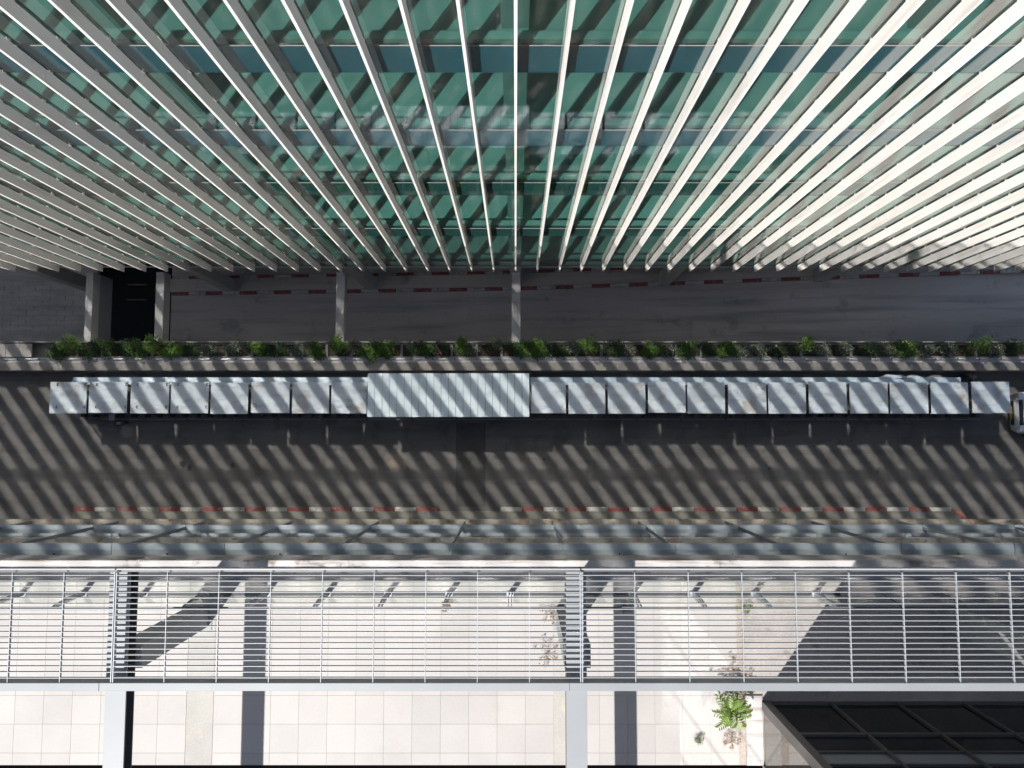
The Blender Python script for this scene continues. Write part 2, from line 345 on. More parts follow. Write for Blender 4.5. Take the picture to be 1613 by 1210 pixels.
# planter boxes and their plants
def leaf_blob(mb, cx, cy, cz, rx, ry, rz, n, size, rng, droop=0.3):
    for _ in range(n):
        while True:
            p = Vector((rng.uniform(-1,1), rng.uniform(-1,1), rng.uniform(-1,1)))
            if 0.15 < p.length < 1: break
        c = Vector((cx + p.x*rx, cy + p.y*ry, cz + p.z*rz))
        d = Vector((p.x + rng.uniform(-.6,.6), p.y + rng.uniform(-.6,.6), rng.uniform(-.5,.5))).normalized()
        up = Vector((rng.uniform(-.5,.5), rng.uniform(-.5,.5), 1)).normalized()
        w = d.cross(up)
        if w.length < .05: continue
        w.normalize(); s_ = size * rng.uniform(.6, 1.4)
        a = c - d*s_*.5; b = c + w*s_*.27 + Vector((0,0,.02*s_)); e = c + d*s_*.6 - Vector((0,0,droop*s_)); f = c - w*s_*.27
        mb.quad(tuple(a), tuple(b), tuple(e), tuple(f))
KIND = {'a': ('leafy green shrub', 'leaf_a', 0.085), 'b': ('bright lime green shrub', 'leaf_b', 0.10), 'c': ('dark glossy shrub', 'leaf_c', 0.075),
        'd': ('pale speckled shrub', 'leaf_d', 0.06), 'e': ('tall feathery green shrub', 'leaf_b', 0.07), 'p': ('dark pink-flowered shrub', 'leaf_c', 0.065)}
PL = [(-18.75,'a',.42,.45), (-18.05,'e',.40,.85), (-17.45,'c',.42,.45), (-16.75,'a',.42,.5), (-16.1,'c',.4,.4), (-15.45,'a',.45,.6), (-14.8,'e',.38,.75),
      (-14.1,'b',.36,.55), (-13.3,'c',.40,.4), (-12.5,'d',.36,.5), (-11.6,'d',.40,.5), (-10.45,'b',.30,.7), (-9.7,'c',.38,.4), (-9.0,'d',.36,.4), (-8.2,'a',.36,.4),
      (-7.15,'e',.34,.9), (-6.55,'d',.34,.45), (-5.8,'b',.46,.7), (-5.3,'a',.38,.55), (-4.15,'c',.36,.4), (-3.7,'a',.34,.45), (-3.0,'p',.38,.42), (-2.2,'e',.32,.55), (-1.75,'d',.30,.4),
      (-0.95,'p',.36,.4), (0.15,'a',.40,.6), (0.85,'b',.44,.7), (1.75,'c',.36,.4), (2.35,'d',.34,.35), (3.05,'e',.38,.95), (4.0,'c',.36,.5), (4.6,'d',.32,.4), (5.65,'b',.36,.5),
      (6.2,'d',.34,.4), (6.95,'a',.42,.6), (7.9,'c',.36,.4), (8.6,'b',.34,.5), (9.35,'d',.38,.42), (10.1,'d',.34,.36), (10.9,'c',.36,.4), (11.7,'e',.32,.85), (12.5,'d',.34,.5),
      (13.5,'d',.36,.4), (14.5,'c',.38,.5), (15.2,'d',.34,.42), (15.95,'b',.38,.5), (16.75,'d',.38,.4), (17.6,'d',.36,.38), (18.75,'e',.40,1.0), (19.6,'d',.36,.45), (20.4,'c',.38,.45)]
box_src = None; nb = 0; xb = -19.1
while xb < 21.2:
    t = thing('planter_box', f'dark concrete planter box on the wall, {nth(nb)} from the western end', 'planter', (xb, 3.14, 0.552), 'planter boxes along the wall')
    if box_src is None:
        w = MB().box(0,1.0,0,.03,0,.34).box(0,1.0,.53,.56,0,.36).box(0,.025,.031,.529,0,.35).box(.975,1.0,.031,.529,0,.35)
        b0 = w.build('box_shell', M['beam'], t); s0 = MB().box(.026,.974,.032,.528,.01,.28).build('soil', M['soil'], t); box_src = (b0, s0)
    else:
        for s_ in box_src: inst(s_, t)
    nb += 1; xb += 1.03
cnt = {}
for i, (x, k, r, h) in enumerate(PL):
    r *= 1.22; h *= 1.1
    nm, lm, ls = KIND[k]; rng = random.Random(100+i); cnt[k] = cnt.get(k, -1) + 1
    yy = 3.42 + rng.uniform(-.05, .1)
    t = thing('planter_shrub', f'{nm} in the wall planter, {nth(cnt[k])} of its sort from the west', 'shrub', (x, yy, 0.86), 'shrubs in the wall planter')
    st = MB()
    for q in range(6):
        a = rng.uniform(0, 6.28); st.tube([(0,0,0), (.1*math.cos(a),.1*math.sin(a),h*.4), (r*.6*math.cos(a), r*.5*math.sin(a), h*.75)], .012, 4, .005)
    st.build('stem', M['stem'], t)
    fl = MB()
    for q in range(9):
        a = rng.uniform(0, 6.28); d = rng.uniform(.15, .85)
        leaf_blob(fl, r*d*math.cos(a), r*.75*d*math.sin(a) + (.12 if k == 'e' else 0), h*rng.uniform(.35,.85), r*.5, r*.42, h*.3, 42 if k != 'c' else 34, ls, rng)
    if k == 'e': leaf_blob(fl, .05, r*.7, h*.95, r*.42, r*.5, h*.22, 90, ls, rng)
    if k == 'a' or k == 'b': leaf_blob(fl, rng.uniform(-.2,.2), -r*.55, h*.5, r*.4, r*.4, h*.25, 40, ls, rng)
    leaf_blob(fl, 0, -.03, h*.25, r*1.15, r*.62, h*.22, 90, ls*.9, rng)
    fl.build('foliage', M[lm], t)
    if k in 'dp':
        pf = MB(); leaf_blob(pf, 0, -.02, h*.75, r*.8, r*.6, h*.3, 40 if k == 'p' else 46, .045, rng)
        pf.build('flowers', M['petal'] if k == 'p' else M['kerb_white'], t)

# ---------------------------------------------------------------- cross beams over the ramp
for i, (x0, x1, zb, lab) in enumerate(((-18.2,-17.9,-1.15,'pale deep concrete beam at the black shaft, farthest along from the centre'),
                                  (-15.235,-14.885,-0.25,'concrete beam with flaking edge between the black shaft and the ramp'),
                                  (-7.60,-7.24,-0.15,'pale concrete beam over the ramp, next but one to the black shaft'),
                                  (-0.16,0.21,-0.15,'pale concrete beam over the ramp in line with the edge-on central fin'))):
    t = thing('concrete_beam', lab, 'beam', (x0, 3.79, 0), 'beams bridging the ramp')
    MB().bev(0, x1-x0, 0, 3.05, zb if zb > -1 else -0.2, 0.3, .015).build('beam_body', M['beam'], t)
    if zb < -1: MB().box(.02, x1-x0, 0.001, 3.05, -1.15, -0.202).build('side_wall', M['grey_panel'], t)
    else: MB().bev(.03, x1-x0-.03, 2.9, 3.03, .301, .36, .01).build('bearing_plate', M['alu'], t)

# ---------------------------------------------------------------- ramp kerbs (red and white)
def kerb_run(root, y0, y1, xa, xb, pitch, hgt, red_first, zf, yf=lambda x: 0.0):
    src = {}
    x = xa; k = 0 if red_first else 1
    while x < xb - .2:
        m = 'kerb_red' if k % 2 == 0 else 'kerb_white'
        z = zf(x + pitch/2); sl = math.atan2(zf(x+pitch) - zf(x), pitch)
        if m not in src:
            src[m] = o = MB().bev(0, pitch-.012, y0, y1, 0.001, hgt, .015).build('kerb_block', M[m], root, (x, yf(x), zf(x)))
        else: o = inst(src[m], root, (x, yf(x), zf(x)))
        o.rotation_euler = (0, -sl, math.atan2(yf(x+pitch) - yf(x), pitch))
        x += pitch; k += 1
sk = thing('striped_kerb', 'red and white painted kerb in sun stripes beside the long pavement', 'kerb', (0, 0, 0))
kerb_run(sk, -3.23, -3.07, -18.45, -3.40, .895, .14, True, lambda x: 0.0)
kerb_run(sk, -3.23, -3.07, -0.62, 18.2, .895, .14, False, lambda x: 0.0)
cr = MB()
for i in range(5):
    a0, a1 = i*.3, (i+1)*.3
    cr.quad((18.28+.5*math.sin(a0), -3.57+.5*math.cos(a0)-.08, .13), (18.28+.5*math.sin(a1), -3.57+.5*math.cos(a1)-.08, .13), (18.28+.34*math.sin(a1), -3.57+.34*math.cos(a1)-.08, .13), (18.28+.34*math.sin(a0), -3.57+.34*math.cos(a0)-.08, .13))
    cr.quad((18.28+.5*math.sin(a0), -3.57+.5*math.cos(a0)-.08, .001), (18.28+.5*math.sin(a1), -3.57+.5*math.cos(a1)-.08, .001), (18.28+.5*math.sin(a1), -3.57+.5*math.cos(a1)-.08, .13), (18.28+.5*math.sin(a0), -3.57+.5*math.cos(a0)-.08, .13))
cr.build('kerb_corner', M['kerb_red'], sk)
rk = thing('ramp_kerb', 'dim red and white kerb along the near edge of the ramp median', 'kerb', (0, 0, 0), 'kerbs down in the ramp')
kerb_run(rk, 7.20, 7.355, -17.9, 27, .91, .17, True, ramp_z, ramp_y)
rk2 = thing('ramp_kerb', 'dim red and white kerb under the building, far edge of the ramp median', 'kerb', (0, 0, 0), 'kerbs down in the ramp')
kerb_run(rk2, 8.045, 8.18, -17.9, 6.0, .91, .17, False, ramp_z, ramp_y)
rk3 = thing('ramp_kerb', 'faded kerb in the sun behind the planters near the far end of the ramp', 'kerb', (0, 0, 0), 'kerbs down in the ramp')
kerb_run(rk3, 3.85, 4.02, 14.8, 26, .89, .15, False, ramp_z)

# ---------------------------------------------------------------- the glass office building with its vertical fins
GY, FY0, FY1, PS = 6.90, 6.600, 6.862, 0.890
bl = thing('office_building', 'green glass office building screened by tall white vertical fins', 'building', (0, GY, 0))
XO = 0.003
# fins: front edge at FY0, glass behind at GY
fin_m = MB()
joints = [1.36, 4.6, 8.1, 11.6, 15.1, 17.05, 20.6, 24.1, 27.6, 32.3]
for a, b in zip(joints, joints[1:]): fin_m.box(-.0275, .0275, FY0-GY, FY1-GY, a+.004, b-.004)
fin0 = fin_m.build('fin', M['fin'], bl, (XO, 0, 0))
clip_m = MB(); z = 1.9
while z < 32: clip_m.box(-.024, .030, FY1-GY-.012, -.003, z, z+.04); z += 1.15
clip0 = clip_m.build('clip_row', M['clip'], fin0); clip0['kind'] = 'stuff'
for i in range(-34, 25):
    if i == 0: continue
    f = inst(fin0, bl, (XO + i*PS + rnd.uniform(-.003,.003), 0, 0)); inst(clip0, f); f.rotation_euler = (0, R(rnd.uniform(-.012,.012)), R(rnd.uniform(-.25,.25)))
# facade rows: (bottom, top, spandrel?)
rows = [(1.00,1.80,1),(1.80,5.57,0),(5.57,6.50,1),(6.50,9.82,0),(9.82,10.87,1),(10.87,13.38,0),(13.38,14.27,1),(14.27,16.84,0),(16.84,17.80,1),(17.80,20.35,0)]
upper = [(20.35,21.3,1),(21.3,23.9,0),(23.9,24.85,1),(24.85,27.4,0),(27.4,28.35,1),(28.35,32.3,0)]
for (a, b, sp) in rows:
    src = MB().box(.006, PS-.006, 0, .022, a+.012, b-.012)
    nm, m_ = ('spandrel_panel', M['spandrel' if a > 12 else 'spandrel_low']) if sp else ('glass_pane', M['glass'])
    first = src.build(nm, m_, bl, (XO - 24*PS, 0, 0))
    for i in range(-23, 24):
        g = inst(first, bl, (XO + i*PS, 0, 0)); g.rotation_euler = (0, 0, R(rnd.uniform(-.10, .10)))
    MB().box(-34*PS, -24*PS-.006, 0, .022, a+.012, b-.012).build(nm, m_, bl)
for (a, b, sp) in upper:
    MB().box(-34*PS, 24*PS, 0, .022, a+.012, b-.012).build('spandrel_panel' if sp else 'glass_pane', M['spandrel'] if sp else M['glass'], bl)
for (a, b, sp) in rows + upper:
    if sp: MB().box(-34*PS, 24*PS, -.006, .03, b-.004, b+.002).box(-34*PS, 24*PS, .004, .03, b+.003, b+.011).build('transom', M['trans'], bl)
MB().box(-34*PS, 24*PS, -.02, .05, .93, .998).build('sill_rail', M['alu'], bl)
mul = MB()
for i in range(-34, 25): mul.box(i*PS-.012+XO, i*PS+.012+XO, .024, .07, 1.0, 32.3)
mul.build('mullion_row', M['steel'], bl)
# floor slabs, rooms behind the glass
for zt in (1.72, 6.35, 10.70, 14.10, 17.62, 21.15, 24.7, 28.2, 32.4):
    MB().box(-34*PS, 24*PS, .08, 9.0, zt-.55, zt).build('floor_slab', M['int_floor'], bl)
for i, (a, b) in enumerate(((1.72,5.8),(6.35,10.15),(10.7,13.55),(14.1,17.07),(17.62,20.6))):
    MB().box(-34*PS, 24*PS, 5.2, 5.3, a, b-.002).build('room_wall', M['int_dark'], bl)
    sill = MB().box(-34*PS, 24*PS, .10, .26, a+.001, a+.22); sill.build('window_sill', M['int_floor'], bl)
    rr = random.Random(50+i)
    for k in range(9):                      # low furniture against the glass, a few rooms
        x = rr.uniform(-16, 14); w = rr.uniform(.8, 1.8); y0 = rr.uniform(.9, 2.5)
        if abs(x) < 1.5: continue
        MB().bev(x, x+w, y0, y0+.7, a+.68, a+.74).box(x+.05, x+.1, y0+.05, y0+.65, a+.001, a+.679).box(x+w-.1, x+w-.05, y0+.05, y0+.65, a+.001, a+.679).build('desk', M['desk'], bl)
for k, x in enumerate((-21.9, -14.7, -7.35, 0.0, 7.35, 14.7)):
    col = MB()
    for a, b in ((ramp_z(x)-.1, 1.165), (1.722,5.798), (6.352,10.148), (10.702,13.548), (14.102,17.068), (17.622,20.598)): col.box(x-.26, x+.24, .42, 1.02, a, b)
    col.build('column', M['int_col'], bl)
MB().box(-34*PS, 24*PS, .06, 9.0, .9, 1.165).build('soffit', M['dark_conc'], bl)
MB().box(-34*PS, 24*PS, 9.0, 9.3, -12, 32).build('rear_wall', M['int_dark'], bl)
MB().box(-34*PS, 24*PS, 0, 9.3, 32.5, 33.0).build('roof', M['beam'], bl)

# ---------------------------------------------------------------- market stalls and the white canopy on the street
LX = [(-18.35,-16.9),(-16.8,-15.29),(-15.19,-13.69),(-13.59,-12.11),(-12.01,-10.53),(-10.43,-8.92),(-8.82,-7.37),(-7.27,-5.87)]
RX = [(0.6,1.98),(2.08,3.53),(3.63,5.11),(5.21,6.69),(6.79,8.27),(8.37,9.88),(9.98,11.46),(11.56,13.06),(13.16,14.67),(14.77,16.27),(16.4,17.87),(18.0,19.5)]
def stall(x0, x1, label, clamps, rng):
    t = thing('market_stall', label, 'stall', ((x0+x1)/2, 1.41, 0), 'stalls in the street row')
    w = (x1-x0)/2; tilt = rng.uniform(-.012, .012); jy = rng.uniform(-.012, .012)
    rf = MB().bev(-w, w, -.615+jy, .62+jy, 2.02, 2.05, .006)
    rf.box(-w+.004, w-.004, -.612+jy, -.585+jy, 1.955, 2.019).box(-w+.004, w-.004, .59+jy, .616+jy, 1.955, 2.019)
    o = rf.build('roof_panel', M['stall'], t); o.rotation_euler = (rng.uniform(-.006,.006), tilt, 0)
    for sx in (-1, 1):
        for yy in (-.5, .52): MB().box(sx*(w-.07)-.02, sx*(w-.07)+.02, yy-.02, yy+.02, 0.002, 2.0).build('post', M['steel'], t)
    MB().bev(-w+.1, w-.1, -.48, -.02, .82, .86).box(-w+.12, w-.12, -.46, -.42, .05, .819).build('counter', M['counter'], t)
    MB().box(-w+.09, w-.09, .54, .57, .3, 1.35).build('back_board', M['awning'], t)
    fr = MB()
    for q in range(3):
        xx = -w + .2 + q*(w*2-.4)/2; fr.box(xx-.09, xx+.09, -.72, -.50, .03, .46+rng.uniform(-.1,.1))
    fr.build('stool_row', M['counter'], t)
    if clamps:
        for cx in (-w+.30, w-.05):
            for cyy in (.52, -.36):
                MB().box(cx-.025, cx+.03, cyy-.05, cyy-.03, 2.051, 2.075).box(cx-.025, cx+.03, cyy+.03, cyy+.05, 2.051, 2.075).box(cx-.04, cx-.0255, cyy-.05, cyy+.05, 2.051, 2.08).build('clamp', M['steel'], t)
    return t
rs = random.Random(3)
for i, (a, b) in enumerate(LX):
    stall(a, b, ('pale metal stall roof with four dark clamps, ' if i < 4 else 'plain pale metal stall roof, ') + f'{nth(7-i)} west of the white canopy', i < 4, rs)
for i, (a, b) in enumerate(RX):
    extra = {11: 'last before the white car', 0: 'touching the white canopy'}.get(i, f'{nth(i)} east of the white canopy')
    stall(a, b, f'plain pale rust-spotted metal stall roof, {extra}', False, rs)
can = thing('canopy', 'long white ribbed canopy roof at the middle of the stall row', 'canopy', (-2.62, 1.5, 0))
n = 22; w = (0.545+5.79)/n
src = MB().bev(.007, w-.007, -.85, .86, 2.262, 2.30, .003).build('roof_strip', M['roof'], can, (-5.79+2.62, 0, 0))
for i in range(1, n): inst(src, can, (-5.79+2.62+i*w, 0, rnd.uniform(-.002,.002)))
MB().box(-3.16, 3.155, -.798, .798, 2.235, 2.258).box(-3.165, 3.16, -.855, -.80, 2.17, 2.258).box(-3.165, 3.16, .80, .865, 2.17, 2.258).build('edge_beam', M['steel'], can)
for x in (-3.0, -1.0, 1.0, 3.0):
    for y in (-.7, .75): MB().box(x-.035, x+.035, y-.035, y+.035, .002, 2.258).build('post', M['steel'], can)
MB().bev(-2.9, 2.9, -.45, .3, .8, .86).build('counter', M['counter'], can)
for x0, x1, lab in ((-17.88,-5.84,'long pale blue awning sheet behind the stalls west of the canopy'), (0.60,17.98,'long pale blue awning sheet behind the stalls east of the canopy')):
    t = thing('low_awning', lab, 'awning', (x0, 2.1, 0), 'low awnings behind the stalls')
    xx = 0.0
    while xx < x1-x0-.1:
        e = min(xx+1.74, x1-x0)
        n_ = MB(); n_.v = [(xx+.004,-.14,1.46),(e-.004,-.14,1.46),(e-.004,.17,1.40),(xx+.004,.17,1.40),(xx+.004,-.14,1.43),(e-.004,-.14,1.43),(e-.004,.17,1.37),(xx+.004,.17,1.37)]
        n_.f = [(0,1,2,3),(7,6,5,4),(0,4,5,1),(1,5,6,2),(2,6,7,3),(3,7,4,0)]
        n_.build('awning_sheet', M['awning'], t)
        MB().box(xx+.05, xx+.09, .08, .12, .002, 1.366).build('post', M['steel'], t)
        xx = e
gr = thing('low_rail', 'thin low metal rail along the open front of the whole stall row', 'rail', (0, 0.60, 0))
x = -17.5
while x < 19.3:
    e = min(x+1.88, 19.55)
    MB().box(x+.03, e-.03, -.016, .016, .16, .19).build('rail_bar', M['grey_steel'], gr)
    MB().box(x-.03, x+.03, -.03, .03, .002, .20).build('rail_foot', M['steel'], gr)
    x = e
# clutter at the western end and behind the stalls
tb = thing('metal_rack', 'small dark metal frame rack sticking out under the western stall', 'rack', (-17.6, 0.85, 0))
fr = MB()
for (a, b) in (((0,0),(1.0,0)), ((1.0,0),(1.0,-.32)), ((1.0,-.32),(0,-.32)), ((0,-.32),(0,0)), ((.42,0),(.42,-.32)), ((.7,0),(.7,-.32))):
    fr.tube([(*a,.55),(*b,.55)], .014, 5)
for a in ((0,0),(1.0,0),(1.0,-.32),(0,-.32)): fr.tube([(*a,0.002),(*a,.55)], .014, 5)
fr.build('rack_frame', M['steel'], tb); MB().box(.72, .98, -.3, -.02, .5, .53).build('shelf', M['grey_steel'], tb)
cn = thing('stacked_crate', 'small grey crates piled on the street by the metal rack', 'crate', (-16.6, 0.42, 0))
for q in range(3): MB().bev(q*.2-.3, q*.2-.13, -.1+.05*q, .08, .002+.0*q, .2+.06*q, .01).build('crate', M['grey_steel'] if q % 2 else M['counter'], cn)
def blob(name, x, y, z, rx, ry, rz, m, seed):
    rg = random.Random(seed); mb = MB(); nu, nv = 12, 7
    for j in range(nv+1):
        t_ = math.pi*j/nv
        for i in range(nu):
            p = 2*math.pi*i/nu; k = 1 + rg.uniform(-.14,.14)
            mb.v.append((rx*k*math.sin(t_)*math.cos(p), ry*k*math.sin(t_)*math.sin(p), rz + rz*k*math.cos(t_)*(1 if t_ < 1.6 else .96)))
    for j in range(nv):
        for i in range(nu):
            a = j*nu+i; b = j*nu+(i+1) % nu; mb.f.append((a, a+nu, b+nu, b))
    return mb.build(name, m, None, (x, y, z))
tag(blob('plastic_sack', 15.6, 2.24, .01, .52, .2, .72, M['sack'], 1), 'large pale blue plastic sack stuffed behind the eastern awning', 'sack', 'sacks behind the awning')
tag(blob('plastic_sack', 16.45, 2.25, .01, .3, .17, .6, M['stall'], 2), 'smaller grey sack beside the large blue sack', 'sack', 'sacks behind the awning')
tag(blob('plastic_sack', 17.25, 2.28, .01, .13, .12, .68, M['cap'], 4), 'small round white bundle near the eastern end of the awning', 'sack', 'sacks behind the awning')
tag(blob('plastic_sack', -18.0, 2.36, .01, .24, .12, .16, M['counter'], 5), 'flat dark rubbish bundle on the street at the western end of the planter wall', 'sack', 'sacks behind the awning')
tag(blob('plastic_sack', 18.7, 2.22, .01, .5, .28, .5, M['car_black'], 6), 'black rubbish sack behind the last stall before the car', 'sack', 'sacks behind the awning')

# ---------------------------------------------------------------- parked car, its nose just in the picture
car = thing('parked_car', 'white car with black grille nosing in beside the last stall', 'car', (20.66, 0.86, 0))
def loft(mb, secs):
    n0 = len(mb.v); k = len(secs[0])
    for s_ in secs: mb.v += s_
    for i in range(len(secs)-1):
        for j in range(k):
            a = n0+i*k+j; b = n0+i*k+(j+1) % k; mb.f.append((a, b, b+k, a+k))
    mb.f.append(tuple(n0+j for j in range(k))[::-1]); mb.f.append(tuple(n0+(len(secs)-1)*k+j for j in range(k))); return mb
def ring(x, hw, z0, z1, r=.14):
    return [(x,-hw+r*.6,z0),(x,hw-r*.6,z0),(x,hw,z0+.15),(x,hw,z1-r),(x,hw-r,z1),(x,-hw+r,z1),(x,-hw,z1-r),(x,-hw,z0+.15)]
body = loft(MB(), [ring(0,.62,.3,.62,.1), ring(.08,.76,.22,.72,.1), ring(.3,.86,.2,.82), ring(.7,.9,.2,.90), ring(1.35,.91,.2,.98), ring(3.3,.91,.2,1.0), ring(4.1,.88,.22,.98), ring(4.4,.78,.3,.9)])
bo = body.build('body', M['car_white'], car)
cab = loft(MB(), [ring(1.25,.80,.95,1.0,.05), ring(1.95,.68,.95,1.42,.12), ring(3.2,.68,.95,1.45,.12), ring(3.9,.74,.95,1.02,.05)]).build('cabin_glass', M['car_glass'], car)
MB().bev(1.95, 3.2, -.58, .58, 1.44, 1.475, .02).build('roof_panel', M['car_white'], car)
MB().box(-.03, .06, -.50, .50, .40, .56).box(.055,.1,-.62,.62,.24,.36).build('grille', M['car_black'], car)
MB().bev(.10, .26, -.52, .52, .715, .79, .01).build('hood_vent', M['car_black'], car)
MB().box(-.055, -.032, -.26, .26, .38, .5).build('number_plate', M['yellow'], car)
for s_ in (-1, 1):
    MB().bev(.06, .34, s_*.66-.12, s_*.66+.12, .6, .82, .03).build('headlight', M['lamp'], car)
    MB().bev(1.45, 1.62, s_*.98-.1, s_*.98+.1, .98, 1.12, .02).build('wing_mirror', M['car_black'], car)
    for x in (.82, 3.45):
        MB().tube([(x, s_*.74, .31), (x, s_*.93, .31)], .31, 20).build('wheel', M['rubber'], car)
MB().box(.75, .78, -.75, .75, .905, .925).build('hood_seam', M['car_black'], car)

# ---------------------------------------------------------------- terrace building across the street
tbld = thing('terrace_building', 'low building with grey sunshade blades below its sunlit tiled terrace', 'building', (0, -3.75, 0))
TY = -3.75
MB().box(-60, 60, -30, 0, -1, 12.88).box(-60, 60, -2.46, 0, 12.881, 15.29).build('facade_wall', M['wall'], tbld)
MB().box(-60, 60, 0.002, 3.75-2.56, 8.45, 8.60).build('window_ledge', M['ledge'], tbld)
MB().box(-60, 60, 0.002, 3.75-2.555, 12.25, 12.40).build('window_ledge', M['ledge'], tbld)
MB().box(-60, 60, 0.002, 3.75-2.95, 9.6, 11.2).box(-60, 60, 0.002, 3.75-2.95, 13.2, 14.9).build('window_band', M['dark_glass'], tbld)
MB().box(-60, 60, -2.46, 3.75-2.50, 15.30, 15.60).build('edge_beam', M['wall'], tbld)
def blade(y0, y1, z, ln):
    m_ = MB(); ym = (y0+y1)/2                     # folded sheet: a shallow roof shape with turned-down lips
    m_.v = [(0,y0,z-.02),(ln,y0,z-.02),(ln,ym,z),(0,ym,z),(ln,y1,z-.012),(0,y1,z-.012),(0,y0,z-.07),(ln,y0,z-.07),(ln,y1,z-.06),(0,y1,z-.06)]
    m_.f = [(0,1,2,3),(3,2,4,5),(6,7,1,0),(5,4,8,9),(9,8,7,6),(0,3,5,9,6),(1,7,8,4,2)]
    return m_
BX = [-1.43 + 2.465*i for i in range(-9, 10)]
for (z, y0, y1, nm) in ((14.3,-2.66,-2.39,0), (10.8,-2.66,-2.44,1), (13.55,-2.95,-2.72,2), (9.9,-2.95,-2.74,2)):
    src = None
    for x in BX[:-1]:
        if src is None: src = blade(y0-TY, y1-TY, z, 2.45).build('sunshade_blade', M['shade_metal'], tbld, (x+.0075, 0, 0))
        else:
            o = inst(src, tbld, (x+.0075, 0, rnd.uniform(-.012,.012)))
src = None
for x in BX:
    if src is None:
        src = MB().box(-.014, .014, -2.56-TY, -2.48-TY, 9.6, 14.22).build('sunshade_post', M['grey_steel'], tbld, (x, 0, 0))
        br0 = MB().box(-.012, .012, -3.0-TY, -2.45-TY, 14.15, 14.22).build('sunshade_bracket', M['steel'], tbld, (x+1.23, 0, 0))
    else:
        inst(src, tbld, (x, 0, 0)); inst(br0, tbld, (x+1.23, 0, 0))
tick0 = MB().box(-.010, .010, -2.70-TY, -2.60-TY, 14.285, 14.34).build('blade_bolt', M['steel'], tbld, (BX[0]+1.23, 0, 0))
for x in BX[1:]: inst(tick0, tbld, (x+1.23, 0, 0))
MB().bev(-60, 60, -2.645-TY, -2.42-TY, 15.601, 16.2, .008).build('parapet_cap', M['cap'], tbld)
MB().box(-60, 60, -2.83-TY, -2.646-TY, 15.601, 15.95).build('gutter', M['gutter'], tbld)
slab = struct('terrace_floor', MB().box(-60, 60, -6.215, -2.831, 15.605, 16.193), M['joint'])
tile0 = None; ts = 0.527
x = -11.55
def tile(x0, x1, y0, y1, m='tile'):
    return MB().bev(0, x1-x0-.003, 0, y1-y0-.003, 0, .006, .001).build('floor_tile', M[m], slab, (x0+.0035, y0+.0035, 16.1935))
ycuts = [-2.832 - i*ts for i in range(8)]
ycuts = [max(v, -6.21) for v in ycuts]
segs = [(-11.62,-6.22), (-5.70,0.72), (1.06,4.20)]
for a, b in segs:
    n = max(1, round((b-a)/ts)); w = (b-a)/n; src = None
    for j in range(7):
        hgt = ycuts[j]-ycuts[j+1]
        for i in range(n):
            x0 = a+i*w
            if src is None or hgt < ts-.01:
                o = tile(x0, x0+w, ycuts[j+1], ycuts[j])
                if src is None: src = o
            else: o = inst(src, slab, (x0+.0035, ycuts[j+1]+.0035, 16.1935))
            o.location.z += rnd.uniform(0, .0012)
for a, b in ((-6.21,-5.71), (0.73,1.05)):
    struct('cream_strip', MB().bev(a, b, -6.21, -2.834, 16.1935, 16.1997, .002), M['strip'], slab)
struct('floor_band', MB().box(-60, 6.2, -3.10, -3.015, 16.203, 16.207), M['dark_band'], slab)  # flat near-black band laid along the terrace floor below the railing
struct('dirt_strip', MB().box(4.21, 4.335, -6.21, -2.834, 16.1935, 16.1955), M['grit'], slab)
struct('white_kerb', MB().bev(4.34, 4.665, -6.21, -4.93, 16.1935, 16.235, .012), M['cap'], slab)
struct('concrete_apron', MB().box(4.67, 14, -5.06, -2.834, 16.1935, 16.198).box(4.34, 4.669, -4.925, -2.834, 16.1935, 16.196), M['shade_floor'], slab)
struct('roof_void', MB().box(-60, 60, -9.0, -6.216, 12.9, 13.0), M['black'])
struct('terrace_beyond', MB().box(-60, 60, -30, -9.01, 12.9, 16.1), M['wall'])

# ---------------------------------------------------------------- terrace railing with glass panels
rl = thing('terrace_railing', 'glass panel railing on slanted flat posts along the sunlit terrace edge', 'railing', (0, -3.04, 16.2))
ps = None; pxs = [-9.42 + 1.165*i for i in range(-2, 20)]
for x in pxs:
    if ps is None:
        pm = MB()
        for s_ in (-.035, .02):
            n0 = len(pm.v); q = [(-.04,0.0),(.035,0.0),(.02,.45),(-.03,.86),(-.075,.86),(-.05,.45)]
            pm.v += [(s_, y_, z_) for (y_, z_) in q] + [(s_+.014, y_, z_) for (y_, z_) in q]
            pm.f += [tuple(n0+i for i in range(6))[::-1], tuple(n0+6+i for i in range(6))] + [(n0+i, n0+(i+1)%6, n0+6+(i+1)%6, n0+6+i) for i in range(6)]
        pm.box(-.07, .07, -.06, .05, 0.0, .012)
        ps = pm.build('railing_post', M['grey_steel'], rl, (x, 0, 0))
        gp = MB().box(.06, 1.105, -.015, -.003, .08, .80).build('glass_panel', M['rail_glass'], rl, (x, 0, 0))
    else:
        inst(ps, rl, (x, 0, 0)); inst(gp, rl, (x, 0, 0))
MB().box(-12, 14, -.068, -.046, .862, .876).build('top_rail', M['steel'], rl)

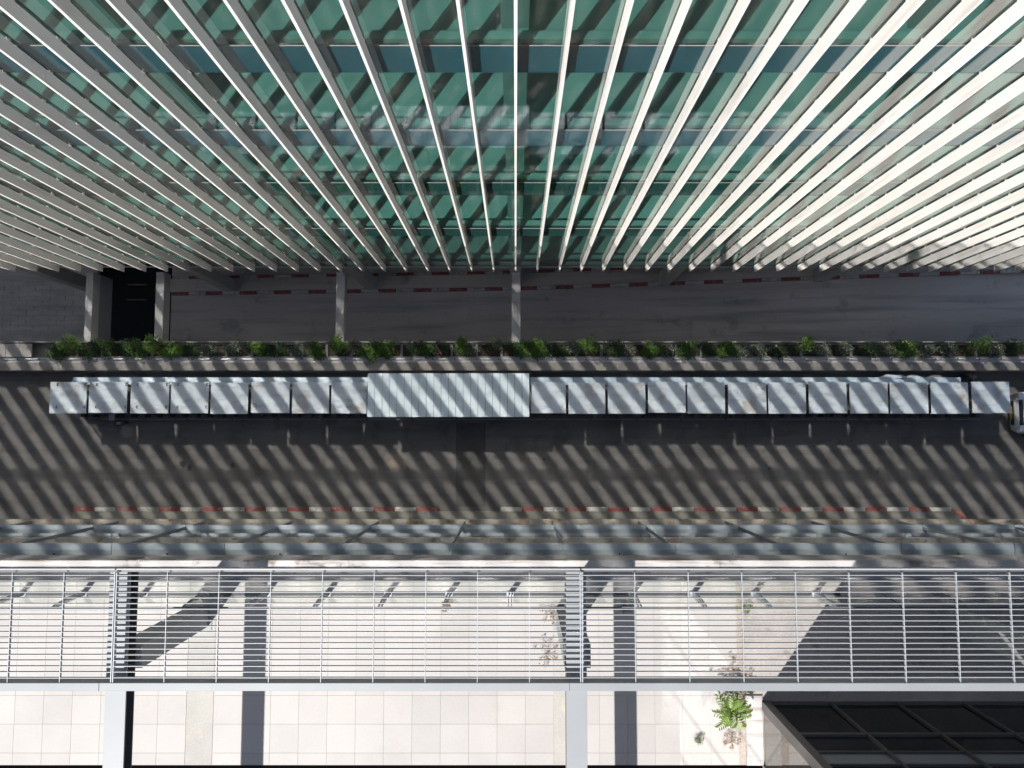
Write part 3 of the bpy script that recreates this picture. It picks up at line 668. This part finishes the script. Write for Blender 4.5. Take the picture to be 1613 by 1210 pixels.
# ---------------------------------------------------------------- steel pergola above the terrace
pg = thing('pergola', 'long steel pergola of thin pale slats above the sunlit terrace', 'pergola', (0, -3.0, 16.2))
PZ = 19.1 - 16.2; PY = -3.0
BC = [-20.1, -13.07, -6.04, 0.99, 8.28, 15.3]
def pb(name, mb, m='pergola'): return mb.build(name, M[m], pg)
slat = None
for k in range(19):
    y = -2.142 - k*.0838 - PY
    for (a, b) in zip(BC, BC[1:]):
        mb_ = MB().box(0.02, b-a-.02, 0, .009, PZ-.052, PZ)
        if slat is None or (b-a) not in slat: slat = dict(slat or {}); slat[b-a] = mb_.build('slat', M['pergola'], pg, (a, y, 0))
        else:
            o = inst(slat[b-a], pg, (a, y, rnd.uniform(-.002,.002)))
            o.rotation_euler = (0, 0, rnd.uniform(-.0007, .0007))
pur = MB().box(-.005, .005, -3.71-PY, -2.095-PY, PZ-.036, PZ+.003)
p0 = None
for b, b1 in zip(BC, BC[1:]):
    for k in range(1, 9):
        x = b + k*(b1-b)/9
        if p0 is None: p0 = pur.build('purlin', M['pergola'], pg, (x, 0, 0))
        else: inst(p0, pg, (x, 0, 0))
e0 = None
for b in BC:
    for s_ in (-.012, .012):
        mb_ = MB().box(-.007, .007, -3.71-PY, -2.095-PY, PZ-.056, PZ+.004)
        if e0 is None: e0 = mb_.build('end_plate', M['pergola'], pg, (b+s_*1.2, 0, 0))
        else: inst(e0, pg, (b+s_*1.2, 0, 0))
for (a, b) in zip(BC, BC[1:]):
    MB().box(a+.012, b-.012, -2.055-PY, -2.035-PY, PZ-.10, PZ+.01).build('front_rail', M['pergola'], pg)
    MB().box(a+.013, b-.013, -2.096-PY, -2.056-PY, PZ-.10, PZ-.06).build('front_channel', M['frame'], pg)
    MB().bev(a-.18, b-.182, -3.835-PY, -3.715-PY, PZ-.22, PZ+.012, .006).build('rear_rail', M['pergola_beam'], pg)
bm = None
for b in BC:
    if bm is None:
        bm = [MB().bev(-.215, .10, -12-PY, -2.10-PY, PZ-.25, PZ-.225, .003).build('top_flange', M['pergola_beam'], pg, (b, 0, 0)),
              MB().box(-.04, -.02, -12-PY, -2.10-PY, PZ-.455, PZ-.252).build('web', M['frame'], pg, (b, 0, 0)),
              MB().box(-.215, .10, -12-PY, -2.10-PY, PZ-.475, PZ-.456).build('bottom_flange', M['frame'], pg, (b, 0, 0))]
    else:
        for o in bm: inst(o, pg, (b, 0, 0))
cl = None
for b in BC:
    if cl is None: cl = MB().bev(-.22, .19, -3.66-PY, -3.30-PY, 0.0, PZ-.476, .02).box(-.28, .26, -3.73-PY, -3.23-PY, 0.0, .015).build('column', M['column'], pg, (b, 0, 0))
    else: inst(cl, pg, (b, 0, 0))

# ---------------------------------------------------------------- dark glass pavilion on the terrace
gv = thing('glass_pavilion', 'dark glazed pavilion with bronze frame standing on the shaded terrace end', 'pavilion', (4.69, -5.08, 16.2))
PW = 1.255; nm_ = 8
MB().box(-.03, nm_*PW, -.01, .035, 0.0, .06).build('base_rail', M['frame'], gv)
corner = MB().bev(-.05, .07, -.10, .05, 0.0, 4.3, .01).box(.075, .12, -.03, .03, .06, 4.3).box(-.03, .03, -.16, -.105, .06, 4.3)
corner.build('corner_post', M['frame'], gv)
mu0 = None
for k in range(1, nm_+1):
    if mu0 is None: mu0 = MB().box(-.025, .025, -.06, .03, .061, 4.3).build('mullion', M['frame'], gv, (k*PW, 0, 0))
    else: inst(mu0, gv, (k*PW, 0, 0))
for (a, b, m_, nm) in ((.06,1.36,'dark_glass','glass_pane'), (1.45,2.06,'dark_glass','glass_pane'), (2.10,2.5,'grey_panel','spandrel_panel'), (2.54,4.3,'dark_glass','glass_pane')):
    s0 = None
    for k in range(nm_):
        x0 = k*PW + (.125 if k == 0 else .027); mb_ = MB().box(0, PW-.054 if k else PW-.152, -.035, -.02, a+.002, b-.002)
        if k == 0: mb_.build(nm, M[m_], gv, (x0, 0, 0))
        elif s0 is None: s0 = mb_.build(nm, M[m_], gv, (x0, 0, 0))
        else: inst(s0, gv, (x0, 0, 0))
for z in (1.36, 2.06, 2.50): MB().box(.122, nm_*PW, -.05, .02, z+.002, z+(.088 if z < 2 else .038)).build('transom', M['frame'], gv)
s0 = None
for k in range(4):
    MB().box(-.02, .0, -1.0*k-1.13, -1.0*k-.17, .05, 4.3).build('side_pane', M['side_glass'], gv)
    MB().box(-.05, .03, -1.0*k-1.168, -1.0*k-1.132, 0.0, 4.3).build('side_mullion', M['cap'] if k == 0 else M['frame'], gv)
MB().box(-.06, nm_*PW, -5.0, .06, 4.301, 4.42).build('roof', M['grey_panel'], gv)
MB().box(.02, nm_*PW, -5.0, -4.9, 0, 4.3).build('rear_wall', M['int_dark'], gv)

# ---------------------------------------------------------------- plants and weeds on the terrace
fern = thing('leafy_sapling', 'bright green sapling with feather-like leaves growing from the terrace floor', 'plant', (3.98, -5.05, 16.2))
rg = random.Random(21)
MB().tube([(0,0,0),(.02,.01,.25),(.0,.0,.5)], .014, 5, .008).build('stem', M['stem'], fern)
MB().tube([(0,0,0),(-.06,-.05,.2),(-.12,-.1,.38)], .012, 5, .006).build('stem', M['stem'], fern)
for k in range(17):
    a = k*2.4 + rg.uniform(-.3,.3); L_ = rg.uniform(.24,.40); up = rg.uniform(.04,.28); z0 = rg.uniform(.2,.5)
    d = Vector((math.cos(a), math.sin(a), 0)); side = Vector((-d.y, d.x, 0)); mb_ = MB(); base = Vector((-.06*(k%3)/2, -.05*(k%3)/2, z0))
    pts = [base + d*(L_*t_) + Vector((0,0,up*math.sin(t_*2.4)-.10*t_*t_)) for t_ in [i/9 for i in range(10)]]
    mb_.tube([tuple(p) for p in pts], .004, 4, .002)
    for i in range(1, 10):
        for s_ in (-1, 1):
            p = pts[i]; l_ = .12*(1-.55*abs(i/9-.4)) ; tip = p + side*s_*l_ + d*l_*.42 - Vector((0,0,.035))
            w_ = d*.018
            mb_.quad(tuple(p-w_*.6), tuple(p*.55+tip*.45 - w_), tuple(tip), tuple(p*.55+tip*.45 + w_*1.1 + Vector((0,0,.004))))
    mb_.build('frond', M['leaf_fern'], fern)
WD = [(0.68,-3.40,'dry',.26,'dry rusty weed tuft by the second pergola column'), (0.62,-4.12,'dry',.30,'spreading dry weed under the slats near the cream strip'),
      (4.35,-3.30,'leaf_b',.16,'small green weed on the terrace near the shadow edge'), (4.02,-4.45,'dry',.34,'broad patch of dry weeds beside the leafy sapling'),
      (3.44,-5.72,'leaf_d',.07,'tiny pale weed in the sunlit tiles below the sapling'), (4.08,-5.78,'dry',.20,'dry twiggy weed beside the white kerb'),
      (-6.12,-3.45,'leaf_d',.20,'grey-green weed against the foot of the first pergola column'), (2.1,-3.28,'leaf_d',.12,'small weed tuft at the beam shadow by the railing'),
      (-1.32,-3.28,'dry',.10,'tiny dry weed in a joint near the railing'), (1.18,-5.9,'leaf_a',.10,'small green weed beside the cross beam at the terrace far side'),
      (4.38,-4.72,'dry',.26,'dry weed tuft at the corner of the white kerb')]
for i, (x, y, m_, r, lab) in enumerate(WD):
    rg = random.Random(300+i); t = thing('weed', lab, 'weed', (x, y, 16.2), 'weeds on the terrace')
    st = MB(); lf = MB()
    for k in range(14):
        a = rg.uniform(0, 6.28); l_ = r*rg.uniform(.4,1.0); h = rg.uniform(.03,.16)
        p1 = (l_*.5*math.cos(a), l_*.5*math.sin(a), h); p2 = (l_*math.cos(a+.3), l_*math.sin(a+.3), h*.7)
        st.tube([(0,0,0), p1, p2], .004, 3, .002)
        leaf_blob(lf, p2[0], p2[1], p2[2], .05, .05, .025, 7, .03, rg)
        if k % 2: leaf_blob(lf, p1[0], p1[1], p1[2], .05, .05, .02, 5, .028, rg)
    st.build('stalks', M['dry'], t); lf.build('leaves', M[m_], t)
